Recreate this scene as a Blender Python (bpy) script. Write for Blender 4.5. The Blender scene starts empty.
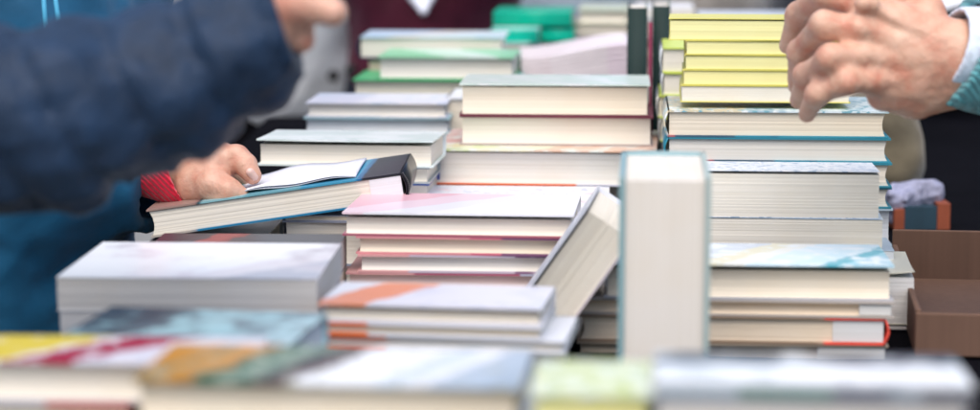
import bpy, math, random
import numpy as np
from mathutils import Vector, Matrix, Euler
R = math.radians
SC = bpy.context.scene
COL = SC.collection
random.seed(7)
RNG = np.random.default_rng(7)

# ------------------------------------------------------------------ camera
F = 2200.0                      # focal length in pixels of a 980 px wide picture
CAMZ = 1.15                     # table top is at 0.75
TZ = 0.752
PITCH = math.atan(325.0 / F)
cd = bpy.data.cameras.new('camera'); cam = bpy.data.objects.new('camera', cd); COL.objects.link(cam)
cam.location = (0, 0, CAMZ); cam.rotation_euler = (math.pi/2 - PITCH, 0, 0)
cd.sensor_width = 36; cd.lens = F*36/980; cd.clip_end = 500; cd.clip_start = 0.05
cd.dof.use_dof = True; cd.dof.focus_distance = 2.13; cd.dof.aperture_fstop = 3.4; cd.dof.aperture_blades = 9
SC.camera = cam
# ------------------------------------------------------------------ light
w = bpy.data.worlds.new('World'); SC.world = w; w.use_nodes = True
nt = w.node_tree; bg = nt.nodes['Background']
sky = nt.nodes.new('ShaderNodeTexSky'); sky.sky_type = 'NISHITA'; sky.sun_disc = False
SUN_EL, SUN_AZ = R(60), R(-174)
sky.sun_elevation = SUN_EL; sky.sun_rotation = SUN_AZ
sky.air_density = 1.0; sky.dust_density = 3.0; sky.ozone_density = 1.0
nt.links.new(sky.outputs[0], bg.inputs[0]); bg.inputs[1].default_value = 0.15
sl = bpy.data.lights.new('sun', 'SUN'); sl.energy = 1.75; sl.angle = R(60); sl.color = (1, .95, .88)
so = bpy.data.objects.new('sun', sl); COL.objects.link(so)
sd = Vector((math.sin(SUN_AZ)*math.cos(SUN_EL), math.cos(SUN_AZ)*math.cos(SUN_EL), math.sin(SUN_EL)))
so.rotation_euler = sd.to_track_quat('Z', 'Y').to_euler()
vs = SC.view_settings; vs.view_transform = 'Standard'; vs.look = 'None'; vs.gamma = 1; vs.use_curve_mapping = False
vs.exposure = 0.56
SC.cycles.use_denoising = True
SC.cycles.max_bounces = 8

# ------------------------------------------------------------------ helpers
_c, _s = math.cos(PITCH), math.sin(PITCH)
def at(u, v, D):
    """the point of the scene at ground distance D that a place in the photo shows"""
    a = (u-490)/F; b = -(v-205)/F
    k = D/(_c + b*_s)
    return Vector((a*k, D, CAMZ + (-_s + b*_c)*k))
def zat(v, D): return at(490, v, D).z
def tag(o, label=None, cat=None, group=None, kind=None):
    if label: o['label'] = label
    if cat: o['category'] = cat
    if group: o['group'] = group
    if kind: o['kind'] = kind
    return o
def empty(name, loc, rot=(0,0,0)):
    o = bpy.data.objects.new(name, None); COL.objects.link(o); o.empty_display_size = .05
    o.location = loc; o.rotation_euler = rot; return o
def mesh(name, V, Fc, mat, parent=None, smooth=False, loc=None):
    me = bpy.data.meshes.new(name); me.from_pydata([tuple(v) for v in V], [], [tuple(f) for f in Fc]); me.update()
    if smooth: me.polygons.foreach_set('use_smooth', [True]*len(me.polygons))
    o = bpy.data.objects.new(name, me); COL.objects.link(o)
    if mat: me.materials.append(mat)
    if parent: o.parent = parent
    if loc is not None: o.location = loc
    return o
class MB:
    def __init__(s): s.V = []; s.F = []
    def add(s, V, Fc):
        n = len(s.V); s.V += [tuple(v) for v in V]; s.F += [tuple(i+n for i in f) for f in Fc]
    def box(s, x0, x1, y0, y1, z0, z1):
        s.add([(x0,y0,z0),(x1,y0,z0),(x1,y1,z0),(x0,y1,z0),(x0,y0,z1),(x1,y0,z1),(x1,y1,z1),(x0,y1,z1)],
              [(0,3,2,1),(4,5,6,7),(0,1,5,4),(1,2,6,5),(2,3,7,6),(3,0,4,7)])
    def tube(s, pts, r, n=8):
        pts = [Vector(p) for p in pts]; rr = r if isinstance(r, (list, tuple)) else [r]*len(pts)
        V = []
        for i, p in enumerate(pts):
            t = (pts[min(i+1, len(pts)-1)] - pts[max(i-1, 0)]).normalized()
            a = t.orthogonal().normalized() if i == 0 else (a - t*a.dot(t)).normalized()
            b = t.cross(a)
            for k in range(n):
                q = 2*math.pi*k/n; V.append(p + (a*math.cos(q) + b*math.sin(q))*rr[i])
        m = len(pts)
        Fc = [(i*n+k, i*n+(k+1) % n, (i+1)*n+(k+1) % n, (i+1)*n+k) for i in range(m-1) for k in range(n)]
        Fc += [tuple(range(n))[::-1], tuple((m-1)*n+k for k in range(n))]
        s.add(V, Fc)
    def build(s, name, mat, parent=None, smooth=False, bevel=0):
        o = mesh(name, s.V, s.F, mat, parent, smooth)
        if bevel:
            b = o.modifiers.new('bevel', 'BEVEL'); b.width = bevel; b.segments = 2; b.limit_method = 'ANGLE'
        return o

# ------------------------------------------------------------------ materials
def new_mat(name):
    m = bpy.data.materials.new(name); m.use_nodes = True
    return m, m.node_tree, m.node_tree.nodes['Principled BSDF']
def N(nt, t, **kw):
    n = nt.nodes.new(t)
    for k, v in kw.items():
        if k in n.inputs: n.inputs[k].default_value = v
        else: setattr(n, k, v)
    return n
def L4(c): return (c[0], c[1], c[2], 1)
def noise(nt, scale, vec, detail=3, rough=.55, dist=0):
    n = N(nt, 'ShaderNodeTexNoise'); n.inputs['Scale'].default_value = scale; n.inputs['Detail'].default_value = detail
    n.inputs['Roughness'].default_value = rough; n.inputs['Distortion'].default_value = dist
    nt.links.new(vec, n.inputs['Vector']); return n
def mapping(nt, sc, loc=(0,0,0), rot=(0,0,0), coord='Object'):
    tc = N(nt, 'ShaderNodeTexCoord'); mp = N(nt, 'ShaderNodeMapping')
    mp.inputs['Scale'].default_value = sc; mp.inputs['Location'].default_value = loc; mp.inputs['Rotation'].default_value = rot
    nt.links.new(tc.outputs[coord], mp.inputs['Vector']); return mp.outputs[0]
def mix(nt, fac, a, b, mode='MIX'):
    m = N(nt, 'ShaderNodeMix', data_type='RGBA'); m.blend_type = mode
    for i, x in ((0, fac), (6, a), (7, b)):
        if isinstance(x, (int, float)): m.inputs[i].default_value = x
        elif isinstance(x, tuple): m.inputs[i].default_value = L4(x)
        else: nt.links.new(x, m.inputs[i])
    return m.outputs[2]
def ramp(nt, fac, stops, interp='LINEAR'):
    r = N(nt, 'ShaderNodeValToRGB'); r.color_ramp.interpolation = interp; e = r.color_ramp.elements
    while len(e) > 1: e.remove(e[-1])
    e[0].position = stops[0][0]; e[0].color = L4(stops[0][1])
    for p, c in stops[1:]:
        q = e.new(p); q.color = L4(c)
    nt.links.new(fac, r.inputs[0]); return r.outputs[0]
def bump(nt, bs, h, strength, dist=.001):
    b = N(nt, 'ShaderNodeBump'); b.inputs['Strength'].default_value = strength; b.inputs['Distance'].default_value = dist
    nt.links.new(h, b.inputs['Height']); nt.links.new(b.outputs[0], bs.inputs['Normal'])

def page_mat(name, col, contrast=.07, band=0.4):
    m, nt, bs = new_mat(name)
    v1 = mapping(nt, (6, 6, 1500)); n1 = noise(nt, 1.0, v1, 2)
    v2 = mapping(nt, (2, 2, 260)); n2 = noise(nt, 1.0, v2, 2)
    v3 = mapping(nt, (18, 18, 18)); n3 = noise(nt, 1.0, v3, 3)
    dark = tuple(c*(1-contrast*1.5)*k for c, k in zip(col, (1, .97, .9)))
    f = ramp(nt, n1.outputs[0], [(.3, dark), (.62, col)])
    f = mix(nt, band, f, ramp(nt, n2.outputs[0], [(.32, tuple(c*.94 for c in col)), (.55, col)]), 'MULTIPLY' if False else 'MIX')
    f = mix(nt, ramp(nt, n3.outputs[0], [(.45, (0,0,0)), (.8, (.35,.35,.35))]), f, tuple(c*k for c, k in zip(col, (.93, .86, .74))))
    oi = N(nt, 'ShaderNodeObjectInfo')
    f = mix(nt, 1.0, f, ramp(nt, oi.outputs['Random'], [(0,(.98,.90,.78)),(.3,(1,.99,.97)),(.55,(.93,.91,.88)),(.8,(.97,.98,1)),(1,(1,.95,.88))]), 'MULTIPLY')
    nt.links.new(f, bs.inputs['Base Color']); bs.inputs['Roughness'].default_value = .85
    bs.inputs['Specular IOR Level'].default_value = .25
    bump(nt, bs, n1.outputs[0], .25, .0003)
    return m
PG = {
 'cream': page_mat('cream_pages', (.77, .73, .65)),
 'white': page_mat('white_pages', (.79, .76, .695)),
 'warm':  page_mat('warm_pages', (.77, .735, .69), .06),
 'tan':   page_mat('tan_pages', (.80, .69, .56), .12),
 'yellow':page_mat('yellowish_pages', (.86, .82, .40), .06),
 'grey':  page_mat('grey_white_pages', (.68, .67, .67), .2, .6),
 'pink':  page_mat('pinkish_pages', (.84, .74, .76), .15),
 'cool':  page_mat('cool_white_pages', (.70, .74, .80), .12),
}
_am = {}
def art(stops, w=.24, rough=.32, warp=.04, wscale=30, spot=None, spotscale=60, spotlim=(.5, .62), coat=.25, skew=None, axis='x', dep=.1):
    """printed cover: bands of colour across its width with ragged borders and small picture spots"""
    if isinstance(stops[0], (int, float)): stops = [(0, tuple(stops))]
    if skew is None: skew = random.choice((-.5, .3, .6, .9))*min(1, warp*14)
    key = repr((skew, axis, dep, stops, w, rough, warp, wscale, spot, spotscale, spotlim, coat))
    if key in _am: return _am[key]
    m, nt, bs = new_mat('printed_cover')
    tc = N(nt, 'ShaderNodeTexCoord'); sx = N(nt, 'ShaderNodeSeparateXYZ'); nt.links.new(tc.outputs['Object'], sx.inputs[0])
    mr = N(nt, 'ShaderNodeMapRange'); mr.inputs[1].default_value = -w/2; mr.inputs[2].default_value = w/2
    sk = N(nt, 'ShaderNodeMath', operation='MULTIPLY_ADD'); nt.links.new(sx.outputs[1], sk.inputs[0]); sk.inputs[1].default_value = -skew; nt.links.new(sx.outputs[0], sk.inputs[2]); nt.links.new(sk.outputs[0], mr.inputs[0])
    if axis == 'y': nt.links.new(sx.outputs[1], mr.inputs[0]); mr.inputs[1].default_value = -dep/2; mr.inputs[2].default_value = dep/2
    v = mapping(nt, (1, 1, 1), loc=(random.random()*3, random.random()*3, 0)); nz = noise(nt, wscale, v, 3)
    ad = N(nt, 'ShaderNodeMath', operation='MULTIPLY_ADD'); nt.links.new(nz.outputs[0], ad.inputs[0]); ad.inputs[1].default_value = warp*2
    nt.links.new(mr.outputs[0], ad.inputs[2])
    sb = N(nt, 'ShaderNodeMath', operation='SUBTRACT'); nt.links.new(ad.outputs[0], sb.inputs[0]); sb.inputs[1].default_value = warp
    st = []
    for i, (p, c) in enumerate(stops):
        if i: st.append((max(p-.012, 0), stops[i-1][1]))
        st.append((p, c))
    colr = ramp(nt, sb.outputs[0], st)
    if spot:
        for k, sp in enumerate(spot):
            n2 = noise(nt, spotscale*(1+.6*k), mapping(nt, (1, 1, 1), loc=(random.random()*9, random.random()*9, 0)), 4)
            f = ramp(nt, n2.outputs[0], [(spotlim[0], (0,0,0)), (spotlim[1], (1,1,1))])
            colr = mix(nt, f, colr, tuple(sp))
    nt.links.new(colr, bs.inputs['Base Color']); bs.inputs['Roughness'].default_value = rough
    bs.inputs['Coat Weight'].default_value = coat*.4; bs.inputs['Coat Roughness'].default_value = .2; bs.inputs['Specular IOR Level'].default_value = .35
    bump(nt, bs, noise(nt, 35, v, 3).outputs[0], .25, .0012)
    _am[key] = m; return m
def plain(name, col, rough=.6, nscale=40, amt=.15, bmp=0, coat=0, sub=0, metal=0, spec=.5):
    m, nt, bs = new_mat(name)
    n = noise(nt, nscale, mapping(nt, (1, 1, 1)), 4)
    lo = tuple(c*(1-amt) for c in col); hi = tuple(min(c*(1+amt), 1) for c in col)
    nt.links.new(ramp(nt, n.outputs[0], [(.3, lo), (.7, hi)]), bs.inputs['Base Color'])
    bs.inputs['Roughness'].default_value = rough; bs.inputs['Coat Weight'].default_value = coat; bs.inputs['Metallic'].default_value = metal
    bs.inputs['Specular IOR Level'].default_value = spec
    if sub: bs.inputs['Subsurface Weight'].default_value = sub; bs.inputs['Subsurface Radius'].default_value = (.01, .004, .002); bs.inputs['Subsurface Scale'].default_value = 1
    if bmp: bump(nt, bs, n.outputs[0], bmp, .002)
    return m
def fabric(name, col, rough=.8, weave=1500, fold=14, fb=.6, amt=.25, sheen=.3, rib=None, spec=.3):
    m, nt, bs = new_mat(name)
    n1 = noise(nt, fold, mapping(nt, (1, 1, 1)), 5, .6)
    n2 = noise(nt, weave, mapping(nt, (1, 1, 1)), 2)
    c = ramp(nt, n1.outputs[0], [(.3, tuple(x*(1-amt) for x in col)), (.7, tuple(min(1, x*(1+amt)) for x in col))])
    nt.links.new(c, bs.inputs['Base Color']); bs.inputs['Roughness'].default_value = rough
    bs.inputs['Sheen Weight'].default_value = sheen; bs.inputs['Specular IOR Level'].default_value = spec
    h = N(nt, 'ShaderNodeMath', operation='MULTIPLY_ADD'); nt.links.new(n2.outputs[0], h.inputs[0]); h.inputs[1].default_value = .08
    nt.links.new(n1.outputs[0], h.inputs[2]); ho = h.outputs[0]
    if rib:
        wv = N(nt, 'ShaderNodeTexWave', wave_type='BANDS', bands_direction='DIAGONAL'); wv.inputs['Scale'].default_value = rib
        wv.inputs['Distortion'].default_value = 1.2
        nt.links.new(mapping(nt, (1, .3, 1)), wv.inputs['Vector'])
        h2 = N(nt, 'ShaderNodeMath', operation='MULTIPLY_ADD'); nt.links.new(wv.outputs[1], h2.inputs[0]); h2.inputs[1].default_value = .3
        nt.links.new(ho, h2.inputs[2]); ho = h2.outputs[0]
    bump(nt, bs, ho, fb, .006)
    return m
def skin(name, col):
    m, nt, bs = new_mat(name)
    n1 = noise(nt, 45, mapping(nt, (1, 1, 1)), 4, .6); n2 = noise(nt, 260, mapping(nt, (1, 1, 1)), 3)
    n3 = noise(nt, 22, mapping(nt, (1, 1, 1), loc=(3, 1, 0)), 2)
    c = ramp(nt, n1.outputs[0], [(.30, (col[0]*.95, col[1]*.70, col[2]*.66)), (.5, col), (.72, (min(1, col[0]*1.12), col[1]*1.25, col[2]*1.3))])
    c = mix(nt, ramp(nt, n3.outputs[0], [(.5, (0,0,0)), (.75, (.3,.3,.3))]), c, (col[0]*.9, col[1]*.62, col[2]*.6))
    nt.links.new(c, bs.inputs['Base Color']); bs.inputs['Roughness'].default_value = .5
    bs.inputs['Subsurface Weight'].default_value = .15; bs.inputs['Subsurface Radius'].default_value = (.012, .004, .002); bs.inputs['Subsurface Scale'].default_value = .6
    h = N(nt, 'ShaderNodeMath', operation='MULTIPLY_ADD'); nt.links.new(n2.outputs[0], h.inputs[0]); h.inputs[1].default_value = .35
    nt.links.new(n1.outputs[0], h.inputs[2]); bump(nt, bs, h.outputs[0], .8, .0022)
    return m
WHT = (.80, .82, .84); LIL = (.74, .74, .82); NAVY = (.015, .02, .06); TEAL = (.03, .22, .30)

# ------------------------------------------------------------------ the setting
def sheet(name, x0, x1, y0, y1, z, mat, thick=.0):
    return mesh(name, [(x0,y0,z),(x1,y0,z),(x1,y1,z),(x0,y1,z)], [(0,1,2,3)], mat)
def ground_mat():
    m, nt, bs = new_mat('paving')
    b = N(nt, 'ShaderNodeTexBrick'); b.inputs['Scale'].default_value = 2.2; b.inputs['Mortar Size'].default_value = .012
    b.inputs['Color1'].default_value = (.20,.19,.18,1); b.inputs['Color2'].default_value = (.26,.25,.235,1); b.inputs['Mortar'].default_value = (.09,.085,.08,1)
    nt.links.new(mapping(nt, (1,1,1)), b.inputs['Vector'])
    n = noise(nt, 3, mapping(nt, (1,1,1)), 6)
    nt.links.new(mix(nt, .5, b.outputs[0], ramp(nt, n.outputs[0], [(.3,(.12,.115,.11)),(.7,(.3,.29,.27))])), bs.inputs['Base Color'])
    bs.inputs['Roughness'].default_value = .8
    return m
tag(sheet('ground', -150, 150, -150, 150, 0, ground_mat()), kind='structure')
TX0, TX1, TY0, TY1 = -.375, .92, .55, 3.75
tb = tag(empty('table', ((TX0+TX1)/2, (TY0+TY1)/2, 0)), 'long trestle table under the dark cloth carrying every stack of books', 'table')
tw, tl = (TX1-TX0)/2, (TY1-TY0)/2
b = MB(); b.box(-tw, tw, -tl, tl, .715, .745); b.build('tabletop', plain('table_wood', (.25,.16,.09)), tb, bevel=.003)
for sx in (-1, 1):
    for sy in (-1, 1):
        b = MB(); b.tube([(sx*(tw-.06), sy*(tl-.08), .0), (sx*(tw-.06), sy*(tl-.08), .715)], .016, 10)
        b.build('leg', plain('dark_metal', (.05,.05,.055), .4), tb, smooth=True)
# tablecloth: a top sheet and a wavy skirt in one mesh
def tablecloth():
    b = MB(); x0, x1, y0, y1 = TX0-.006, TX1+.006, TY0-.006, TY1+.006
    nx, ny = 40, 90; V = []; Fc = []
    for j in range(ny+1):
        for i in range(nx+1):
            x = x0+(x1-x0)*i/nx; y = y0+(y1-y0)*j/ny
            V.append((x, y, .7495 + .0012*math.sin(x*19+y*5)*math.sin(y*13-x*4)))
    for j in range(ny):
        for i in range(nx): a = j*(nx+1)+i; Fc.append((a, a+1, a+nx+2, a+nx+1))
    b.add(V, Fc)
    per = []
    n = 60
    for i in range(n): per.append((x0+(x1-x0)*i/n, y0, 0, -1))
    for i in range(2*n): per.append((x1, y0+(y1-y0)*i/(2*n), 1, 0))
    for i in range(n): per.append((x1-(x1-x0)*i/n, y1, 0, 1))
    for i in range(2*n): per.append((x0, y1-(y1-y0)*i/(2*n), -1, 0))
    lev = [.7495, .74, .65, .5, .3, .12]; V = []; P = len(per)
    for k, z in enumerate(lev):
        for i, (x, y, nx_, ny_) in enumerate(per):
            o = .0 if k == 0 else .003 + .010*k/5*(1+math.sin(i*.55)+.4*math.sin(i*1.3))
            V.append((x+nx_*o, y+ny_*o, z))
    Fc = [(k*P+i, (k+1)*P+i, (k+1)*P+(i+1) % P, k*P+(i+1) % P) for k in range(len(lev)-1) for i in range(P)]
    b.add(V, Fc)
    return b.build('tablecloth', fabric('dark_cloth', (.004,.004,.006), 1.0, fold=9, fb=.35, sheen=0, spec=.03), smooth=True)
tag(tablecloth(), 'near black cloth draped over the long table down to the ground', 'tablecloth')

# ------------------------------------------------------------------ books
NB = [0]
YAW = -4.0      # the rows of books stand a little askew to the camera
def board(w, d, t, curl=0, lift=0, nx=18, ny=10, z0=0, sag=0, hinge='back'):
    """a cover board: thin closed sheet, optionally lifted towards the opening and curled at the corners"""
    V = []; Fc = []
    for s in (0, 1):
        for j in range(ny+1):
            for i in range(nx+1):
                x = -w/2+w*i/nx; y = -d/2+d*j/ny
                q = {'back': 1-j/ny, 'front': j/ny, 'left': i/nx, 'right': 1-i/nx}[hinge]
                z = z0+s*t + lift*q + curl*(q**3)*(.4+.6*abs(2*i/nx-1)**2) - sag*math.sin(math.pi*i/nx)*q
                V.append((x, y, z))
    n = (nx+1)*(ny+1)
    for j in range(ny):
        for i in range(nx):
            a = j*(nx+1)+i
            Fc.append((a, a+nx+1, a+nx+2, a+1)); Fc.append((n+a, n+a+1, n+a+nx+2, n+a+nx+1))
    for i in range(nx):
        Fc.append((i, i+1, n+i+1, n+i)); a = ny*(nx+1)+i; Fc.append((a, n+a, n+a+1, a+1))
    for j in range(ny):
        a = j*(nx+1); Fc.append((a, n+a, n+a+nx+1, a+nx+1)); a += nx; Fc.append((a, a+nx+1, n+a+nx+1, n+a))
    return V, Fc
def page_block(x0, x1, y0, y1, z0, z1, rough=.0003, bow=0, face='front', seed=0):
    """block of pages: layers a little out of line, slightly rounded on the open side"""
    rg = random.Random(seed); n = max(6, int((z1-z0)/.0011)); V = []; m = 7; Fc = []
    drift = 0
    for k in range(n+1):
        z = z0+(z1-z0)*k/n; q = 2*k/n-1
        drift = drift*.7 + rg.uniform(-1, 1)*rough
        o = [drift + rg.uniform(-1, 1)*rough*.6 for _ in range(4)]
        bw = bow*(1-q*q)
        fy = y0 + o[0] + (bw if face == 'front' else 0); by = y1 + o[1]
        lx = x0 + o[2] + (bw if face == 'left' else 0); rx = x1 + o[3] - (bw if face == 'right' else 0)
        ring = [(lx+(rx-lx)*i/m, fy) for i in range(m)] + [(rx, fy+(by-fy)*i/m) for i in range(m)] + \
               [(rx-(rx-lx)*i/m, by) for i in range(m)] + [(lx, by-(by-fy)*i/m) for i in range(m)]
        V += [(x, y, z) for x, y in ring]
    P = 4*m
    Fc += [(k*P+i, k*P+(i+1) % P, (k+1)*P+(i+1) % P, (k+1)*P+i) for k in range(n) for i in range(P)]
    Fc += [tuple(range(P))[::-1], tuple(n*P+i for i in range(P))]
    return V, Fc
def spine_mesh(w, d, t, side, ct, rnd=.004):
    """rounded spine strip joining the two boards"""
    n = 8; prof = []
    for k in range(n+1):
        q = k/n; prof.append((rnd*math.sin(math.pi*q), q*t))
    inner = [(p[0]-ct, p[1]) for p in prof]
    L = w/2 if side in ('back', 'front') else d/2
    V = []
    for s in (-L, L):
        for o, z in prof + inner[::-1]:
            if side == 'back': V.append((s, d/2+o, z))
            elif side == 'front': V.append((s, -d/2-o, z))
            elif side == 'right': V.append((w/2+o, s, z))
            else: V.append((-w/2-o, s, z))
    P = 2*(n+1)
    Fc = [(i, (i+1) % P, P+(i+1) % P, P+i) for i in range(P)] + [tuple(range(P))[::-1], tuple(P+i for i in range(P))]
    return V, Fc
def book_parts(root, w, d, t, cover, page='cream', spine='back', back=None, spinemat=None, soft=False,
               gap=.0005, lift=0, curl=0, sag=0, bow=None, ov=None, flap=None, side_col=None, ct=None, rnd=None):
    NB[0] += 1; sd = NB[0]
    ct = ct or (.0006 if soft else .0018)
    if ov is None: ov = .0004 if soft else .0032
    if bow is None: bow = 0 if soft else .003
    oh = .0 if soft else .0
    e = {'back': (ov, ov, ov, ct), 'front': (ov, ov, ct, ov), 'left': (ct, ov, ov, ov), 'right': (ov, ct, ov, ov)}[spine]
    opp = {'back': 'front', 'front': 'back', 'left': 'right', 'right': 'left'}[spine]
    x0, x1, y0, y1 = -w/2+e[0], w/2-e[1], -d/2+e[2], d/2-e[3]
    pb = mesh('page_block', *page_block(x0, x1, y0, y1, ct+.0001, t-ct-gap, bow=bow, face=opp, seed=sd, rough=.00010), PG[page], root)
    mesh('back_cover', *board(w, d, ct), back or cover, root)
    tc = mesh('front_cover', *board(w, d, ct, curl, lift, z0=t-ct, sag=sag, hinge=spine), cover, root)
    mesh('spine', *spine_mesh(w, d, t, spine, ct, .0012 if soft else (.004 if rnd is None else rnd)), spinemat or cover, root, smooth=True)
    if flap:   # dust jacket turned in over one end of the pages
        fw, fm, sd_ = flap
        b = MB(); xx = (x1-fw, x1+.0005) if sd_ == 'right' else (x0-.0005, x0+fw)
        b.box(xx[0], xx[1], y0-.0012, y0+.02, ct+.0006, t-ct-gap-.0004); b.build('jacket_flap', fm, root)
    return root
def book(label, D, u0, u1, v0, v1, depth, cover, yaw=0, z0=None, z1=None, dx=0, name='book', group=None, **kw):
    """a lying book whose front edge spans u0..u1, v0..v1 in the photo at distance D"""
    zt = z1 if z1 is not None else zat(v0, D); zb = z0 if z0 is not None else zat(v1, D)
    xa, xb = at(u0, v0, D).x, at(u1, v0, D).x
    w = xb-xa
    th = R(yaw); c = Vector(((xa+xb)/2, D, zb)) + Vector((-math.sin(th), math.cos(th), 0))*depth/2
    r = tag(empty(name, c, (0, 0, th)), label, 'book', group)
    book_parts(r, w, depth, zt-zb, cover, **kw)
    r['w'] = w
    return r
def stack(D, depth, items, where, yaw=0, filler=((.20,.2,.22),(.5,.5,.5),(.25,.1,.08)), jitter=1.5, fmax=.034, fu=None):
    """items from the top down: (v_top, u0, u1, label, cover, kwargs); the last entry holds only the v of its bottom.
    Below it the stack goes on down to the table."""
    for i in range(len(items)-1):
        v, u0, u1, lab, cov, kw = items[i]; kw = dict(kw); k = kw.pop('depth', depth); yw = kw.pop('yaw', yaw + random.uniform(-1, 1)*jitter*.5)
        vn = items[i+1] if not isinstance(items[i+1], tuple) else items[i+1][0]
        dd = kw.pop('D', D)
        book(lab, dd, u0, u1, None, None, k, cov, yaw=yw, z1=zat(v, D), z0=zat(vn, D)+.0002, **kw) if False else \
            book_z(lab, dd, u0, u1, zat(v, D), zat(vn, D)+.0002, k, cov, yw, v, kw)
    zb = zat(items[-1], D); h = zb-TZ
    n = max(1, math.ceil(h/fmax)) if h > .006 else 0
    it = items[-2]; u0, u1 = fu or (it[1], it[2])
    ords = ['lowest', 'second lowest', 'third from the bottom', 'fourth from the bottom', 'fifth from the bottom', 'sixth from the bottom']
    for k in range(n):
        z0 = TZ+h*k/n; z1 = TZ+h*(k+1)/n-.0002
        c = filler[k % len(filler)]
        book_z(f'closed book, {ords[k]} {where}', D, u0+random.uniform(-3, 3), u1+random.uniform(-4, 2), z1, z0, depth, art(c), yaw+random.uniform(-1.5, 1.5), items[-1], {'page': random.choice(['cream','white','warm'])}, dy=.003)
def book_z(lab, D, u0, u1, z1, z0, depth, cov, yaw, v, kw, dy=0):
    yaw += YAW
    xa, xb = at(u0, v, D).x, at(u1, v, D).x; w = xb-xa
    th = R(yaw); c = Vector(((xa+xb)/2, D+dy, z0)) + Vector((-math.sin(th), math.cos(th), 0))*depth/2
    r = tag(empty('book', c, (0, 0, th)), lab, 'book')
    for key, g in (('yellow edged books under', 'yellow edged books stacked under the hand'), ('lime edged', 'small white books with lime edges'),
                   ('teal edged hardbacks under', 'teal edged hardbacks in one stack'), ('left of the leaning', 'four pink and red edged hardbacks'),
                   ('far green pile', 'books of the far green pile'), ('beige paged', 'beige paged books of the far pile')):
        if key in lab: r['group'] = g
    book_parts(r, w, depth, z1-z0, cov, **kw)
    return r

# ---- front row, closest to the camera
stack(1.17, .088, [
  (385, 128, 520, 'thick hardback with ochre, green and pale blue cover, front and centre',
     art([(0,(.50,.22,.012)),(.07,(.30,.20,.07)),(.13,(.52,.24,.02)),(.20,(.34,.17,.04)),(.235,(.035,.11,.05)),(.30,(.22,.29,.22)),(.35,(.03,.10,.06)),(.40,(.06,.035,.03)),(.46,(.10,.06,.05)),(.50,(.82,.84,.85)),(.72,(.60,.68,.74)),(.80,(.78,.80,.82)),(.86,(.42,.50,.58)),(1,(.34,.42,.50))],
         w=.21, warp=.06, wscale=55, spot=[(.40,.40,.30)], spotscale=95, spotlim=(.58,.68), skew=.38), {'page':'white','yaw':-1.5,'lift':.001,'depth':.1}),
  432], 'of the stack under the ochre and green hardback')
stack(1.30, .078, [
  (362, -45, 250, 'hardback at the lower left with yellow, white and crimson swirls on its cover',
     art([(0,(.66,.52,.04)),(.27,(.68,.54,.06)),(.30,(.74,.72,.74)),(.34,(.34,.015,.04)),(.52,(.36,.02,.05)),(.58,(.62,.62,.70)),(1,(.60,.62,.70))],
         w=.175, warp=.10, wscale=34, skew=.75, spot=[(.70,.68,.74)], spotscale=30, spotlim=(.56,.62)), {'page':'cream','yaw':1, 'back':art((.5,.48,.5))}),
  (403, -45, 131, 'grey and dull red book beneath the yellow, white and crimson one',
     art([(0,(.42,.42,.46)),(.55,(.5,.08,.07)),(1,(.5,.08,.07))], w=.105, warp=.01), {'page':'cream'}),
  425], 'of the stack under the grey and dull red book')
stack(1.36, .13, [
  (349, 40, 283, 'teal and grey book between the crimson swirl book and thick white paperback',
     art([(0,(.06,.065,.07)),(.26,(.10,.12,.13)),(.34,(.30,.47,.51)),(.6,(.28,.46,.51)),(.74,(.18,.27,.31)),(.86,(.34,.50,.55)),(1,(.42,.56,.61))], w=.16, warp=.12, wscale=30, skew=.2, spot=[(.26,.42,.46),(.08,.10,.12)], spotscale=30, spotlim=(.5,.68)),
     {'page':'cool','yaw':-5}),
  385], 'under the teal and grey book')
stack(1.10, .085, [
  (395, 530, 652, 'pale yellow-green book at the very front, beside the ochre and green hardback',
     art((.50,.57,.20), w=.06, spot=[(.60,.68,.62),(.78,.80,.62)], spotscale=70, spotlim=(.48,.60)), {'page':'yellow','depth':.085}),
  430], 'of the front stack under the pale yellow-green book')
stack(1.085, .075, [
  (385.5, 655, 972, 'wide glossy brochure, white and dark mottled, nearest the camera at the lower right',
     art([(0,(.84,.86,.88)),(.56,(.42,.47,.50)),(.66,(.04,.05,.07)),(1,(.02,.025,.045))], axis='y', dep=.075, warp=.07, wscale=45, spot=[(.50,.54,.56)], spotscale=38, spotlim=(.54,.60)), {'page':'white','soft':True,'lift':.0008}),
  (388.5, 657, 968, 'thin navy and dark green brochure under the white and mottled one',
     art([(0,(.30,.38,.44)),(.2,(.05,.16,.14)),(.5,(.03,.05,.10)),(.7,(.2,.25,.3)),(.8,(.02,.03,.06)),(1,(.02,.03,.07))], w=.155), {'page':'grey','soft':True,'ct':.0024}),
  (400, 654, 970, 'pink paged book beneath the navy and white brochures at the lower right', art((.5,.5,.52)), {'page':'warm'}),
  430], 'of the front right stack, under the pink paged book')
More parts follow.
